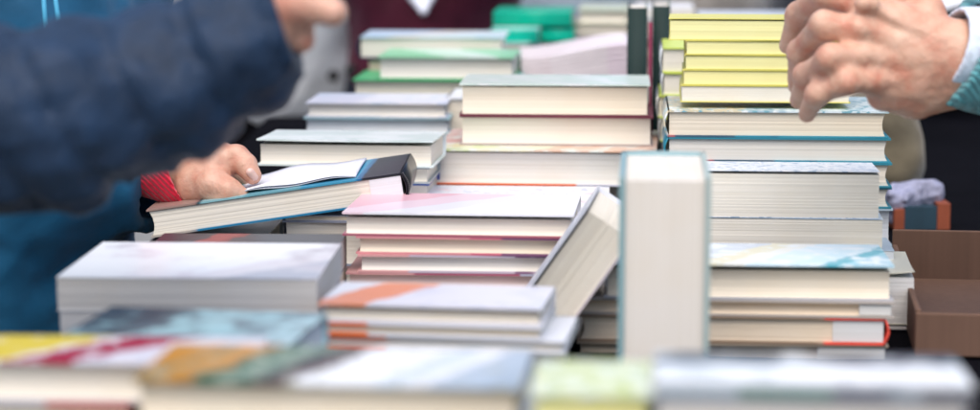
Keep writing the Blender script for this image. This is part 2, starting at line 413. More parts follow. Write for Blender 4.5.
# ---- second row
B1 = stack(1.64, .165, [
  (278, 55, 318, 'very thick floppy paperback with painted rose reflections on white cover, left of the middle stacks',
     art([(0,(.82,.83,.84)),(.6,(.80,.81,.83)),(.8,(.70,.68,.71)),(1,(.48,.50,.56))], w=.205, warp=.12, wscale=16, spot=[(.40,.36,.40),(.62,.56,.60)], spotscale=14, spotlim=(.58,.74)), {'page':'grey','soft':True,'yaw':1.5}),  # blotches put rosy and dark reflections into the cover's colour
  (312, 58, 316, 'thick paperback with grey pages directly beneath the very thick white floppy one', art((.6,.6,.64)), {'page':'grey','soft':True,'yaw':1.5}),
  345], 'under the two thick grey-paged paperbacks at the left')
stack(1.57, .092, [
  (307, 316, 543, 'lilac white hardback with an orange patch, on the stack below the leaning book',
     art([(0,(.74,.76,.80)),(.10,(.80,.30,.16)),(.36,(.74,.74,.80)),(1,(.68,.70,.78))], w=.172, warp=.06, wscale=24, spot=[(.62,.64,.74)], spotscale=30),
     {'page':'cream','back':art(LIL),'yaw':-3.5,'lift':.001,'gap':.0016}),
  (324.5, 317, 543, 'second hardback down with a bright orange stripe on its edge, below the leaning book',
     art([(0,(.90,.16,.02)),(.24,(.72,.74,.80)),(1,(.72,.74,.80))], w=.172, warp=.004), {'page':'cream','yaw':-3.5}),
  (337.5, 322, 566, 'third hardback down with an orange stripe, sticking out to the right under its stack',
     art([(0,(.90,.16,.02)),(.26,(.72,.74,.80)),(1,(.70,.72,.78))], w=.18, warp=.004), {'page':'white','yaw':-4}),
  351], 'of the stack with orange edge stripes')
stack(1.95, .135, [
  (215, 341, 574, 'hardback with pale pink cover, topmost of the four left of the leaning book',
     art([(0,(.74,.44,.50)),(.18,(.76,.60,.66)),(.42,(.74,.74,.78)),(.62,(.82,.82,.86)),(1,(.80,.80,.85))], w=.207, warp=.09, wscale=16), {'page':'white','gap':.0022,'lift':.0012,'yaw':-1,'back':art((.35,.10,.14))}),
  (237.5, 355, 565, 'second hardback down with thin red cover edges, left of the leaning book', art([(0,(.62,.26,.28)),(.45,(.55,.14,.2)),(.6,(.2,.08,.16)),(1,(.16,.1,.2))], w=.187), {'page':'white'}),
  (255.5, 357, 556, 'third hardback down of the four left of the leaning book', art([(0,(.66,.34,.34)),(.45,(.5,.42,.5)),(1,(.22,.12,.2))], w=.177), {'page':'white'}),
  (273.5, 345, 562, 'fourth hardback down, wider with a dusky red edge, left of the leaning book', art([(0,(.6,.3,.3)),(.5,(.35,.1,.15)),(1,(.4,.4,.5))], w=.19), {'page':'pink'}),
  292], 'of the stack left of the leaning book')
# upright fat book
def upright(label, D, u0, u1, vt, depth, cover, page, H=None, z0=TZ, name='book', yaw=YAW, **kw):
    a = at(u0, vt, D); b_ = at(u1, vt, D); T = b_.x-a.x; h = a.z-z0
    r = tag(empty(name, (b_.x, D+depth/2, z0), (0, -math.pi/2, 0)), label, 'book')
    # local x runs up: book_parts is centred, so shift its parts
    book_parts(r, h, depth, T, cover, page, **kw)
    for c in r.children: c.location.x += h/2
    if yaw: r.rotation_euler = (Matrix.Rotation(R(yaw), 4, 'Z') @ Euler((0, -math.pi/2, 0)).to_matrix().to_4x4()).to_euler()
    return r
zlow = zat(375, 1.6)
upright('fat teal-grey hardback standing upright on its end in mid table', 1.58, 627, 719, 178, .155,
        art([(0,(.22,.36,.38)),(1,(.26,.38,.42))], w=.3, rough=.4), 'warm', spine='back', gap=.0002, bow=.002, ct=.0042, spinemat=art((.2,.33,.36)), back=art((.36,.44,.42)))
# leaning book: its upper right edge rests against the upright one
def leaning():
    D = 1.80; p0 = at(526, 291, D); p1 = at(587, 205, D)
    ax = (p1-p0); ang = math.atan2(ax.z, ax.x); L = (p1.z-TZ-.001)/math.sin(ang)
    T = .047
    base = p1 - Vector((math.cos(ang), 0, math.sin(ang)))*L
    nrm = Vector((math.sin(ang), 0, -math.cos(ang)))      # towards the lower right
    o = base + nrm*T
    M = Matrix.Rotation(R(-7), 4, 'Z') @ Matrix.Rotation(-ang, 4, 'Y')
    r = tag(empty('book', o, M.to_euler()), 'thick hardback with pale lilac covers leaning aslant against the fat upright book', 'book')
    book_parts(r, L, .125, T, art((.60,.62,.70), rough=.35), 'cream', spine='back', gap=.0022, back=art((.70,.62,.66)))
    for c in r.children: c.location.x += L/2; c.location.y += .0625
    return r
leaning()
# ---- right stack behind the upright book
stack(1.83, .118, [
  (266, 604, 893, 'hardback with blue and turquoise watercolour cover, topping the lower right stack',
     art([(0,(.55,.62,.70)),(.46,(.70,.68,.52)),(.56,(.76,.78,.74)),(.64,(.62,.78,.86)),(.80,(.55,.74,.82)),(.90,(.10,.42,.52)),(.97,(.3,.6,.7)),(1,(.4,.6,.7))], w=.24, warp=.05, wscale=35,
         spot=[(.74,.82,.86)], spotscale=60), {'page':'cream','gap':.0025,'lift':.0015,'yaw':.5,'back':art((.45,.45,.48))}),
  (300, 577, 893, 'book with brownish pages and a bluish jacket end, just under the watercolour cover',
     art((.45,.40,.36)), {'page':'tan','flap':(.026, PG['cool'], 'right')}),
  (316.5, 577, 884, 'book with a red cover edge and bluish jacket end in the lower right stack',
     art([(0,(.28,.20,.14)),(.80,(.35,.25,.18)),(.82,(.80,.10,.07)),(1,(.80,.10,.07))], w=.255, warp=.004), {'page':'tan','flap':(.042, PG['cool'], 'right'),'spine':'right','spinemat':art((.8,.1,.07))}),
  (343.5, 577, 887, 'book with brownish pages and long bluish jacket end beneath the red edged book',
     art((.32,.26,.2)), {'page':'tan','flap':(.056, PG['cool'], 'right')}),
  364], 'of the right stack behind the upright book')
stack(2.02, .075, [
  (172, 672, 879, 'very thick paperback with white patterned cover, behind the watercolour covered hardback',
     art((.70,.76,.84), spot=[(.30,.42,.58),(.84,.84,.88)], spotscale=120, spotlim=(.52,.60)), {'page':'white','soft':True,'gap':.0016,'yaw':0,'lift':.001}),
  (218, 674, 882, 'blue-grey edged paperback under the very thick one with white patterned cover',
     art((.42,.55,.68), spot=[(.75,.8,.85)], spotscale=90), {'page':'white','soft':True,'gap':.0006}),
  (249, 674, 893, 'paperback hidden behind the watercolour cover book', art((.5,.6,.7)), {'page':'cool','soft':True}),
  275], 'of the stack behind the watercolour cover book')
tl_ = [(0,(.62,.74,.78)),(1,(.5,.68,.74))]
def tealart(seed): return art([(0,(.40,.12,.14)),(.14,(.04,.10,.16)),(.38,(.05,.12,.18)),(.41,(.03,.25,.36)),(.56,(.03,.2,.3)),(.6,(.04,.28,.38)),(1,(.03,.24,.34))], w=.225, warp=.03+.002*seed)
stack(2.2, .15, [
  (111, 668, 888, 'hardback with pale patterned cover, directly under the yellow edged books',
     art([(0,(.68,.60,.42)),(.38,(.70,.66,.5)),(.41,(.42,.56,.64)),(.6,(.66,.76,.8)),(1,(.45,.68,.74))], w=.22, warp=.04, spot=[(.8,.84,.84),(.2,.42,.5)], spotscale=80, spotlim=(.52,.6)), {'page':'white','back':tealart(1),'spine':'left','gap':.0005}),
  (138, 668, 890, 'second of the teal edged hardbacks under the pale patterned cover', art(TEAL), {'page':'white','back':tealart(2),'spine':'left'}),
  (162.5, 668, 891, 'third of the teal edged hardbacks under the pale patterned cover', art(TEAL), {'page':'white','spine':'left'}),
  (187, 668, 891, 'fourth of the teal edged hardbacks, its right end showing behind the thick paperbacks', art(TEAL), {'page':'white','spine':'left'}),
  (208, 668, 892, 'pale blue edged book under the teal edged hardbacks', art((.45,.58,.68)), {'page':'cool'}),
  246], 'of the stack under the teal edged hardbacks')
YEL = (.68,.62,.14)
def yb(v, u0, n, **k): return (v, u0, 858, f'{n} of the five yellow edged books held down by the hand', art(YEL), dict(page='yellow', spine='right', ov=.002, **k))
for i, (v, u0, n, k, vn) in enumerate([(20,669,'topmost',{'yaw':-1.2,'lift':.001},41), (41,686,'second',{},55.5), (55.5,685,'third',{},70.5), (70.5,683,'fourth',{},86), (86,681,'lowest',{'page':'cream'},103)]):
    kk = {'page':'yellow','spine':'back','ov':.0015,'ct':.0008,'bow':0}; kk.update(k); yw = kk.pop('yaw', random.uniform(-.6,.6))
    z1, z0 = zat(v, 2.22), zat(vn, 2.22)
    book_z(f'{n} of the five yellow edged books under the hand', 2.22, u0, 850, z1, z0+.0002, .095, art(YEL, rough=.4), yw, v, kk)
zc = zat(103, 2.22)
# small white spines beside the yellow books
stack(2.46, .14, [
  (48, 662, 700, 'small lime edged white book, top of the pile beside the yellow edged books', art((.62,.72,.10)), {'page':'white','spinemat':art((.8,.82,.84)),'spine':'left','bow':0,'rnd':.002,'ct':.0012}),
  (73, 663, 700, 'small lime edged white book, second in the pile beside the yellow edged books', art((.60,.72,.12)), {'page':'white','spinemat':art((.8,.82,.84)),'spine':'left','bow':0,'rnd':.002,'ct':.0012}),
  (96, 658, 700, 'small lime edged white book, third in the pile beside the yellow edged books', art((.60,.72,.12)), {'page':'white','spinemat':art((.8,.82,.84)),'spine':'left','bow':0,'rnd':.002,'ct':.0012}),
  (118, 660, 700, 'small lime edged white book, fourth in the pile beside the yellow edged books', art((.60,.72,.12)), {'page':'white','spinemat':art((.8,.82,.84)),'spine':'left','bow':0,'rnd':.002,'ct':.0012}),
  142], 'of the pile beside the yellow edged books')
book_z('book corner with grey pages showing between the right stack and the cardboard box', 1.93, 842, 914, zat(275,1.93), zat(324,1.93), .13, art((.74,.72,.60)), -3, 275, {'page':'cool','soft':True,'curl':.004,'gap':.002})
zz = zat(324, 1.93)
book_z('flat dark book on the cloth beside the cardboard box', 1.93, 842, 925, zz-.0003, TZ, .13, art((.03,.035,.05)), -2, 330, {'page':'grey','soft':True})
# ---- centre back
stack(2.40, .13, [
  (85, 459, 650, 'thick hardback with a pale greenish cover, top of the back centre stack', art((.58,.68,.62), spot=[(.70,.74,.72)], spotscale=40), {'page':'white','yaw':.5,'gap':.0012,'lift':.0008,'back':art((.14,.03,.05))}),
  (116.5, 459, 653, 'thick hardback with maroon edge, second in the back centre stack', art((.16,.04,.06)), {'page':'white','back':art((.4,.32,.3))}),
  (146, 433, 656, 'wide picture book with orange, yellow and green cover in the back centre stack',
      art([(0,(.70,.40,.34)),(.2,(.68,.62,.36)),(.4,(.56,.64,.34)),(.55,(.72,.68,.5)),(.8,(.66,.42,.3)),(1,(.7,.5,.4))], w=.24, warp=.08, wscale=40, spot=[(.74,.76,.7)], spotscale=60),
      {'page':'white','yaw':-1,'D':2.36,'depth':.2,'gap':.0018,'back':art([(0,(.85,.14,.03)),(.66,(.85,.14,.03)),(.7,(.6,.6,.7)),(1,(.6,.6,.7))], w=.24, warp=.01)}),
  181], 'of the back centre stack', yaw=.5)
book_z('flat glossy white magazine with faint pink print, behind the pink topped stack', 2.11, 372, 606, TZ+.074, TZ+.064, .225, art([(0,(.7,.7,.76)),(.3,(.80,.74,.78)),(.6,(.82,.82,.86)),(1,(.72,.74,.82))], w=.22, spot=[(.74,.60,.64),(.5,.54,.66)], spotscale=50, spotlim=(.56,.62)), 0, 190, {'page':'white','soft':True})
book_z('thick white edged book under the flat glossy magazine', 2.115, 376, 602, TZ+.0637, TZ+.03, .22, art((.7,.72,.78)), 1, 220, {'page':'white'})
book_z('lowest white edged book under the flat glossy magazine', 2.115, 378, 604, TZ+.0297, TZ, .22, art((.3,.36,.4)), -1, 250, {'page':'cream'})
stack(2.27, .105, [
  (142, 255, 434, 'thick hardback with a pale mint cover standing slightly open, behind the open tilted book',
     art((.60,.70,.68), w=.2, spot=[(.74,.80,.80)], spotscale=25, spotlim=(.45,.6)), {'page':'white','gap':.0022,'lift':.0012,'curl':.001,'yaw':-2}),
  (167, 300, 430, 'cream paged book beneath the pale mint covered hardback', art((.36,.40,.42)), {'page':'white'}),
  183.5], 'of the stack under the pale mint covered hardback', filler=((.03,.1,.4),(.5,.5,.5)))
stack(2.62, .12, [
  (103, 305, 447, 'white glossy hardback with lilac tints, top of the pair behind the pale mint hardback', art([(0,(.7,.72,.82)),(.4,(.8,.8,.86)),(1,(.6,.66,.8))], w=.17, spot=[(.6,.68,.8)], spotscale=30), {'page':'white'}),  # white cover tinted lilac and pale blue
  (118, 303, 450, 'pale blue edged hardback, lower of the pair behind the pale mint hardback', art((.36,.58,.64)), {'page':'cool'}),
  135], 'of the stack behind the pale mint hardback')
book_z('white box shaped book standing right of the pair behind the pale mint hardback', 2.66, 446, 470, zat(98, 2.66), TZ, .12, art(WHT), 0, 100, {'page':'white','spine':'left'})
stack(2.85, .14, [
  (57, 377, 514, 'hardback with mint green glossy cover, second in the far left stack', art([(0,(.25,.62,.36)),(.3,(.55,.78,.62)),(.5,(.66,.82,.72)),(.7,(.3,.66,.42)),(1,(.35,.68,.5))], w=.18, warp=.1, wscale=50), {'page':'white','back':art((.03,.40,.14)),'yaw':-.5}),
  (80, 352, 520, 'wide green covered book, third in the far left stack', art([(0,(.05,.42,.16)),(.7,(.05,.40,.16)),(.85,(.3,.6,.62)),(1,(.3,.6,.62))], w=.2), {'page':'cream'}),
  100], 'of the far left stack under the green covers')
book_z('hardback with pale blue cover and navy spine, top of the far left stack', 3.0, 359, 505, zat(37, 3.0), zat(37,3.0)-.03, .13, art([(0,(.5,.66,.8)),(.4,(.68,.68,.66)),(.6,(.66,.78,.82)),(1,(.5,.7,.84))], w=.2, warp=.1), 1, 37, {'page':'white','back':art(NAVY),'spinemat':art(NAVY),'spine':'left'})
zz = zat(37, 3.0)-.0302
for k in range(4):
    book_z(f'closed book, {["lowest","second lowest","third from the bottom","fourth from the bottom"][k]} in the far left pile with the navy spine', 3.0, 366, 500, TZ+(zz-TZ)*(k+1)/4-.0002, TZ+(zz-TZ)*k/4, .12, art([(.05,.25,.1),(.1,.1,.12),(.2,.2,.24),(.03,.03,.06)][k]), 0, 70, {'page':'tan'})
# pinkish floppy brochures
def brochures():
    D = 2.95; x0, x1 = at(522, 60, D).x, at(634, 60, D).x
    zt = zat(58, D); h = zt-TZ
    r = tag(empty('brochure_pile', ((x0+x1)/2, D+.1, TZ)), 'pile of floppy pinkish white brochures left of the dark green upright books', 'brochures')
    w = x1-x0; n = 26; b = MB()
    rg = random.Random(3)
    for k in range(n):
        z0 = h*k/n; t = h/n*.86; dx = rg.uniform(-.002, .002); V = []; m = 14
        for s in (0, 1):
            for yy in (-.1, .1):
                for i in range(m+1):
                    q = i/m
                    V.append((-w/2+w*q+dx, yy+rg.uniform(-.0001,.0001), z0+s*t+(k/n)**2*.022*(q*q*(3-2*q))))
        P = m+1; Fc = []
        for i in range(m):
            Fc += [(i,P+i,P+i+1,i+1),(2*P+i,2*P+i+1,3*P+i+1,3*P+i),(i,i+1,2*P+i+1,2*P+i),(P+i,3*P+i,3*P+i+1,P+i+1)]
        Fc += [(0,2*P,3*P,P),(m,P+m,3*P+m,2*P+m)]
        b.add(V, Fc)
    b.build('brochures', art([(0,(.80,.70,.72)),(.5,(.84,.76,.78)),(1,(.82,.70,.76))], w=.15, rough=.4), r)
brochures()
# dark green upright books
for i, (u0, u1, vt, D, lab) in enumerate([(631, 651, 8, 2.62, 'tall dark green book standing upright, left one of the two in the back centre'),
                                          (656, 674, 6, 2.70, 'tall dark green book standing upright, right one of the two in the back centre')]):
    upright(lab, D, u0, u1, vt, .12, art((.006,.025,.022), rough=.7, coat=0), 'white', spine='front', back=art((.01,.10,.05)), spinemat=art((.005,.022,.020), rough=.7, coat=0))
upright('thin upright pale book with a maroon edge squeezed between the two dark green ones', 2.66, 651.6, 655.4, 22, .12, art((.5,.5,.48)), 'white', spinemat=art((.4,.04,.1)), spine='front')
# ---- far stacks
stack(3.35, .14, [
  (12, 493, 572, 'emerald green book, top of the far green pile behind the pink brochures', art((.0,.42,.27)), {'page':'white','spine':'front','rnd':.0004}),
  (27, 493, 540, 'small pale book between the emerald green ones in the far green pile', art((.5,.72,.72)), {'page':'cool','spine':'front','rnd':.0004}),
  (30, 540, 574, 'short emerald green book in the far green pile', art((.0,.46,.30)), {'page':'white','spine':'front','rnd':.0004}),
  42], 'of the far green pile', filler=((.5,.7,.72),(.0,.4,.28),(.6,.6,.6)))
book_z('emerald green book at the left end of the far green pile', 3.33, 490, 538, zat(30,3.33), zat(43,3.33), .1, art((.0,.44,.3)), 0, 30, {'page':'white','spine':'front','rnd':.0004})
book_z('white book holding up the left end of the far green pile', 3.32, 486, 530, zat(43,3.32)-.0002, TZ, .1, art((.6,.74,.76)), 0, 60, {'page':'white','spine':'back'})
stack(3.4, .16, [
  (10, 578, 628, 'beige paged book, top of the far pile behind the pink brochures', art((.55,.6,.45)), {'page':'cream'}),
  (24, 574, 628, 'beige paged book, second in the far pile behind the pink brochures', art((.55,.5,.4)), {'page':'cream'}),
  (34, 577, 629, 'beige paged book, third in the far pile behind the pink brochures', art((.6,.55,.5)), {'page':'cream'}),
  50], 'of the far beige pile')
stack(3.3, .18, [
  (18, 700, 880, 'large grey white book with a dark edge, lying behind the yellow edged books', art([(0,(.6,.66,.74)),(1,(.72,.76,.82))], w=.27), {'page':'cool','back':art((.05,.06,.07)),'gap':.001}),
  (32, 690, 870, 'second large pale book behind the yellow edged books', art((.1,.12,.12)), {'page':'white'}),
  60], 'of the far pile behind the yellow edged books')
stack(3.45, .15, [
  (8, 636, 694, 'bright white book behind the two dark green upright ones', art((.82,.82,.84)), {'page':'white','soft':True}),
  40], 'of the white pile behind the dark green upright books')

# ------------------------------------------------------------------ the open tilted book
def tilted():
    D = 2.085; pL = at(151, 238, D); pR = at(406, 200, D)
    ang = math.atan2(pR.z-pL.z, pR.x-pL.x); Lw = (pR-pL).length
    T = .0275; d = .150
    M = Matrix.Rotation(R(-1.5), 4, 'Z') @ Matrix.Rotation(-ang, 4, 'Y')
    r = tag(empty('open_book', pL, M.to_euler()), 'tilted hardback with blue and teal cover, held open by the red cuffed hand', 'book')
    cov = art([(0,(.30,.20,.17)),(.20,(.28,.17,.15)),(.215,(.02,.06,.08)),(.23,(.22,.42,.46)),(.40,(.14,.34,.40)),(.62,(.05,.28,.44)),(.84,(.02,.14,.30)),(.86,(.01,.012,.02)),(1,(.01,.012,.02))], w=Lw, warp=.008)
    bk = art([(0,(.40,.36,.32)),(.2,(.3,.3,.3)),(.22,(.02,.18,.34)),(.8,(.02,.22,.42)),(.86,(.75,.77,.8)),(1,(.75,.77,.8))], w=Lw, warp=.008)
    book_parts(r, Lw, d, T, cov, 'white', spine='right', back=bk, gap=.0006, spinemat=art((.008,.009,.014)), ov=.002,
               flap=(.030, PG['cool'], 'right'))
    # ribbed head band along the spine
    b = MB()
    for k in range(15):
        z = .001 + (T-.002)*k/14; b.tube([(Lw/2+.001+.004*math.sin(math.pi*k/14), -d/2-.0015, z), (Lw/2+.001+.004*math.sin(math.pi*k/14), -d/2+.004, z)], .0009, 6)
    b.build('headband', art((.008,.009,.014)), r)
    # lifted leaves
    V = []; Fc = []; nx, ny = 24, 6
    for k in range(2):
        s0 = len(V)
        for j in range(ny+1):
            for i in range(nx+1):
                q = i/nx; x = Lw/2-.045-q*(.12-.008*k); y = -d/2+.012+(d-.016)*j/ny
                z = T+.0006+.0008*k + (.0015+.0012*k)*math.sin(math.pi*q*.95)+.010*(k+1)/3*(1-q)*0 + .0015*math.sin(q*9+j*.4)
                V.append((x, y, z))
        for j in range(ny):
            for i in range(nx): a = s0+j*(nx+1)+i; Fc.append((a, a+1, a+nx+2, a+nx+1))
    lv = mesh('lifted_leaf', V, Fc, plain('leaf_paper', (.70,.70,.76), .7, 60, .05), r, smooth=True)
    so_ = lv.modifiers.new('s', 'SOLIDIFY'); so_.thickness = .0003
    for c in r.children: c.location.x += Lw/2; c.location.y += d/2
tilted()
book_z('dark covered book with a red blot lying in front of the open tilted book', 1.93, 152, 340, zat(244,1.93), zat(244,1.93)-.028, .058, art([(0,(.04,.04,.05)),(.2,(.05,.05,.06)),(.26,(.28,.06,.06)),(.38,(.22,.05,.05)),(.42,(.06,.06,.07)),(1,(.10,.10,.115))], w=.18, warp=.08), 2, 236, {'page':'grey','soft':True})
zz = zat(244,1.93)-.0282
if zz > TZ+.004: book_z('pale book on the cloth under the dark covered one with a red blot', 1.93, 152, 340, zz, TZ, .058, art((.5,.5,.55)), 2, 260, {'page':'cream','soft':True})
book_z('pale book under the left end of the open tilted book', 2.08, 158, 262, TZ+.056, TZ+.027, .14, art((.6,.62,.66)), 1, 240, {'page':'white'})
book_z('blue grey book on the cloth under the left end of the open tilted book', 2.08, 160, 264, TZ+.0268, TZ, .14, art((.2,.26,.34)), 0, 240, {'page':'cream'})
book_z('lilac white brochure under the right end of the open tilted book', 2.09, 285, 366, TZ+.079, TZ+.074, .13, art((.72,.74,.82)), 0, 220, {'page':'white','soft':True})
book_z('book under the lilac white brochure and the open tilted book', 2.09, 282, 368, TZ+.0738, TZ+.03, .13, art((.3,.32,.4)), 0, 230, {'page':'white'})
book_z('lowest book under the lilac white brochure', 2.09, 284, 366, TZ+.0298, TZ, .13, art((.3,.2,.2)), 0, 230, {'page':'white'})

# ------------------------------------------------------------------ cardboard box
def carton():
    m, nt, bs = new_mat('brown_cardboard')
    v = mapping(nt, (120, 120, 2)); n = noise(nt, 1, v, 2); n2 = noise(nt, 9, mapping(nt, (1,1,1)), 4)
    c = mix(nt, .4, ramp(nt, n.outputs[0], [(.3,(.11,.053,.032)),(.7,(.14,.070,.043))]), ramp(nt, n2.outputs[0], [(.3,(.10,.058,.04)),(.7,(.17,.10,.07))]))
    nt.links.new(c, bs.inputs['Base Color']); bs.inputs['Roughness'].default_value = .85; bump(nt, bs, n.outputs[0], .2, .001)
    x0 = at(915, 318, 1.8).x; x1 = x0+.34; yf, yb_ = 1.8, 2.15
    hf = zat(318, yf)-TZ; hb = zat(232, yb_)-TZ
    r = tag(empty('cardboard_box', ((x0+x1)/2+.025, (yf+yb_)/2, TZ), (0, 0, R(-7))), 'empty brown cardboard box standing open on the cloth at the right', 'box')
    W, Dp, t = (x1-x0)/2, (yb_-yf)/2, .005
    for nm, bx in (('front_wall', (-W, W, -Dp, -Dp+t, 0, hf)), ('back_wall', (-W, W, Dp-t, Dp, 0, hb)),
                   ('side_wall', (-W, -W+t, -Dp+t+.0003, Dp-t-.0003, 0, hf*1.05)), ('side_wall', (W-t, W, -Dp+t+.0003, Dp-t-.0003, 0, hf*1.05)),
                   ('bottom', (-W+t, W-t, -Dp+t, Dp-t, .001, .005))):
        b = MB(); b.box(*bx); b.build(nm, m, r, bevel=.0012)
    # flaps folded outwards
    b = MB(); V = []
    n_ = 10
    for s in (0, 1):
        for i in range(n_+1):
            for j in (0, 1):
                V.append((W+.0005+j*.08+.0, -Dp+t+(2*Dp-2*t)*i/n_, hf*1.05-.002-.03*j-.003*s))
    Fc = [];  P = 2*(n_+1)
    for i in range(n_):
        a = 2*i; Fc += [(a, a+1, a+3, a+2), (P+a, P+a+2, P+a+3, P+a+1), (a, a+2, P+a+2, P+a), (a+1, P+a+1, P+a+3, a+3)]
    Fc += [(0, P, P+1, 1), (2*n_, 2*n_+1, P+2*n_+1, P+2*n_)]
    b.add(V, Fc); b.build('flap', m, r)
    # small torn curl on the left wall
    b = MB(); b.tube([(-W+.012, -Dp+.02, hf), (-W+.006, -Dp+.02, hf+.012), (-W-.006, -Dp+.02, hf+.020)], [.002,.0022,.001], 6)
carton()

# ------------------------------------------------------------------ smooth bodies from blended round cones (surface nets)
def nets(fn, lo, hi, h):
    lo = np.array(lo, float); hi = np.array(hi, float); n = np.ceil((hi-lo)/h).astype(int)+1
    ax = [lo[k]+h*np.arange(n[k]) for k in range(3)]
    X, Y, Z = np.meshgrid(*ax, indexing='ij', sparse=False)
    f = fn(X, Y, Z)
    s = f < 0
    nx, ny, nz = n
    cnt = np.zeros((nx-1, ny-1, nz-1)); acc = np.zeros((nx-1, ny-1, nz-1, 3))
    C = [(0,0,0),(1,0,0),(0,1,0),(1,1,0),(0,0,1),(1,0,1),(0,1,1),(1,1,1)]
    E = [(0,1),(2,3),(4,5),(6,7),(0,2),(1,3),(4,6),(5,7),(0,4),(1,5),(2,6),(3,7)]
    def sub(A, c): return A[c[0]:c[0]+nx-1, c[1]:c[1]+ny-1, c[2]:c[2]+nz-1]
    for a, b in E:
        fa, fb = sub(f, C[a]), sub(f, C[b]); m = (fa < 0) != (fb < 0)
        t = np.where(m, fa/np.where(fa-fb == 0, 1, fa-fb), 0)
        for k in range(3): acc[..., k] += np.where(m, C[a][k]+t*(C[b][k]-C[a][k]), 0)
        cnt += m
    act = cnt > 0; idx = -np.ones(act.shape, int); idx[act] = np.arange(act.sum())
    I = np.argwhere(act); V = lo + h*(I + acc[act]/cnt[act][:, None])
    Fc = []
    for k in range(3):
        o1, o2 = [(1,2),(2,0),(0,1)][k]
        sl0 = [slice(0, n[j]) for j in range(3)]; a = [slice(1, n[j]-1) for j in range(3)]; b = list(a)
        a[k] = slice(0, n[k]-1); b[k] = slice(1, n[k])
        sa, sb = s[tuple(a)], s[tuple(b)]; ch = np.argwhere(sa != sb)
        if not len(ch): continue
        fl = sa[tuple(ch.T)]
        base = ch.copy()
        for j in range(3):
            if j != k: base[:, j] += 1
        e1 = np.zeros(3, int); e1[o1] = 1; e2 = np.zeros(3, int); e2[o2] = 1
        q = [idx[tuple((base-e1-e2).T)], idx[tuple((base-e2).T)], idx[tuple(base.T)], idx[tuple((base-e1).T)]]
        Q = np.stack(q, 1); Q[~fl] = Q[~fl][:, ::-1]; Fc.append(Q)
    return V, np.concatenate(Fc)
def cone(X, Y, Z, a, b, r1, r2):
    a = np.array(a); b = np.array(b); ba = b-a; l = (ba**2).sum()
    px, py, pz = X-a[0], Y-a[1], Z-a[2]
    t = np.clip((px*ba[0]+py*ba[1]+pz*ba[2])/max(l, 1e-12), 0, 1)
    return np.sqrt((px-ba[0]*t)**2+(py-ba[1]*t)**2+(pz-ba[2]*t)**2) - (r1+(r2-r1)*t)
def smin(a, b, k):
    h = np.clip(.5+.5*(b-a)/k, 0, 1); return b*(1-h)+a*h - k*h*(1-h)
def wob(X, Y, Z, amp, freq, seed, n=6):
    rg = np.random.default_rng(seed); o = 0
    for i in range(n):
        d = rg.normal(size=3); d /= np.linalg.norm(d); fr = freq*rg.uniform(.6, 1.8)
        ph = rg.uniform(0, 6.28); d2 = rg.normal(size=3); 
        o = o + np.sin(fr*(X*d[0]+Y*d[1]+Z*d[2]) + ph + 1.3*np.sin(fr*.45*(X*d2[0]+Y*d2[1]+Z*d2[2])))
    return o*amp/n
def chain(pts): return [(pts[i][:3], pts[i+1][:3], pts[i][3], pts[i+1][3]) for i in range(len(pts)-1)]
def blob(name, prims, h, mat, parent, k=.006, wobs=(), shell=None, cuts=(), rings=(), smooth_it=0):
    """prims: lists of chains; each chain is blended inside with k, chains among one another with k2"""
    allp = [p for ch in prims for p in ch]
    P = np.array([list(p[0]) for p in allp]+[list(p[1]) for p in allp]); rm = max(max(p[2], p[3]) for p in allp)
    pad = rm + .012 + sum(w_[0] for w_ in wobs)
    lo, hi = P.min(0)-pad, P.max(0)+pad
    org = (lo+hi)/2
    def fn(X, Y, Z):
        d = None
        for ch in prims:
            e = None
            for p in ch:
                c = cone(X, Y, Z, *p); e = c if e is None else smin(e, c, k)
            d = e if d is None else smin(d, e, k)
        for w_ in wobs: d = d + wob(X, Y, Z, *w_)
        for rg_ in rings:    # (origin, axis, spacing, depth): stitched or rucked rings across a sleeve
            o, a, spc, dep = rg_; a = Vector(a).normalized(); q = (X-o[0])*a[0]+(Y-o[1])*a[1]+(Z-o[2])*a[2]
            d = d + dep*(.5+.5*np.cos(2*math.pi*q/spc + 1.1*np.sin(14*Z+9*Y)))**4
        if shell: d = np.maximum(d, -(d+shell))
        for o, nrm in cuts:
            nrm = Vector(nrm).normalized(); d = np.maximum(d, (X-o[0])*nrm[0]+(Y-o[1])*nrm[1]+(Z-o[2])*nrm[2])
        return d
    V, Fc = nets(fn, lo, hi, h)
    o = mesh(name, V, Fc, mat, parent, smooth=True)
    return o
def P3(u, v, D, r): p = at(u, v, D); return (p.x, p.y, p.z, r)
def person(label, base, group=None):
    return tag(empty('person', base), label, 'person', group)
def under(root):
    """children were made in world space: shift them under the root's place"""
    for c in root.children: c.location = -Vector(root.location)

SK1 = skin('ruddy_skin', (.60,.345,.24)); SK2 = skin('pale_skin', (.55,.31,.22)); SK3 = skin('warm_skin', (.60,.33,.24))
NAVYF = fabric('navy_nylon', (.007,.025,.062), .5, fold=30, fb=.9, sheen=.06, amt=.35)
BLUEF = fabric('blue_shell', (.006,.095,.20), .6, fold=9, fb=.5, sheen=.1)
REDF = fabric('red_rib_knit', (.70,.010,.045), .9, fold=60, fb=.7, rib=110)
TEALF = fabric('teal_knit', (.10,.33,.36), .95, fold=60, fb=.8, rib=90)
MARF = fabric('maroon_knit', (.10,.008,.028), .95, fold=30)
WHF = fabric('white_padded', (.62,.63,.64), .8, fold=14, amt=.12)
BLKF = fabric('black_wool', (.003,.003,.004), 1.0, fold=12, sheen=0, spec=.05)
GREYF = fabric('dark_grey_wool', (.03,.033,.042), .9, fold=12)
DENIM = fabric('dark_trousers', (.015,.02,.035), .9)

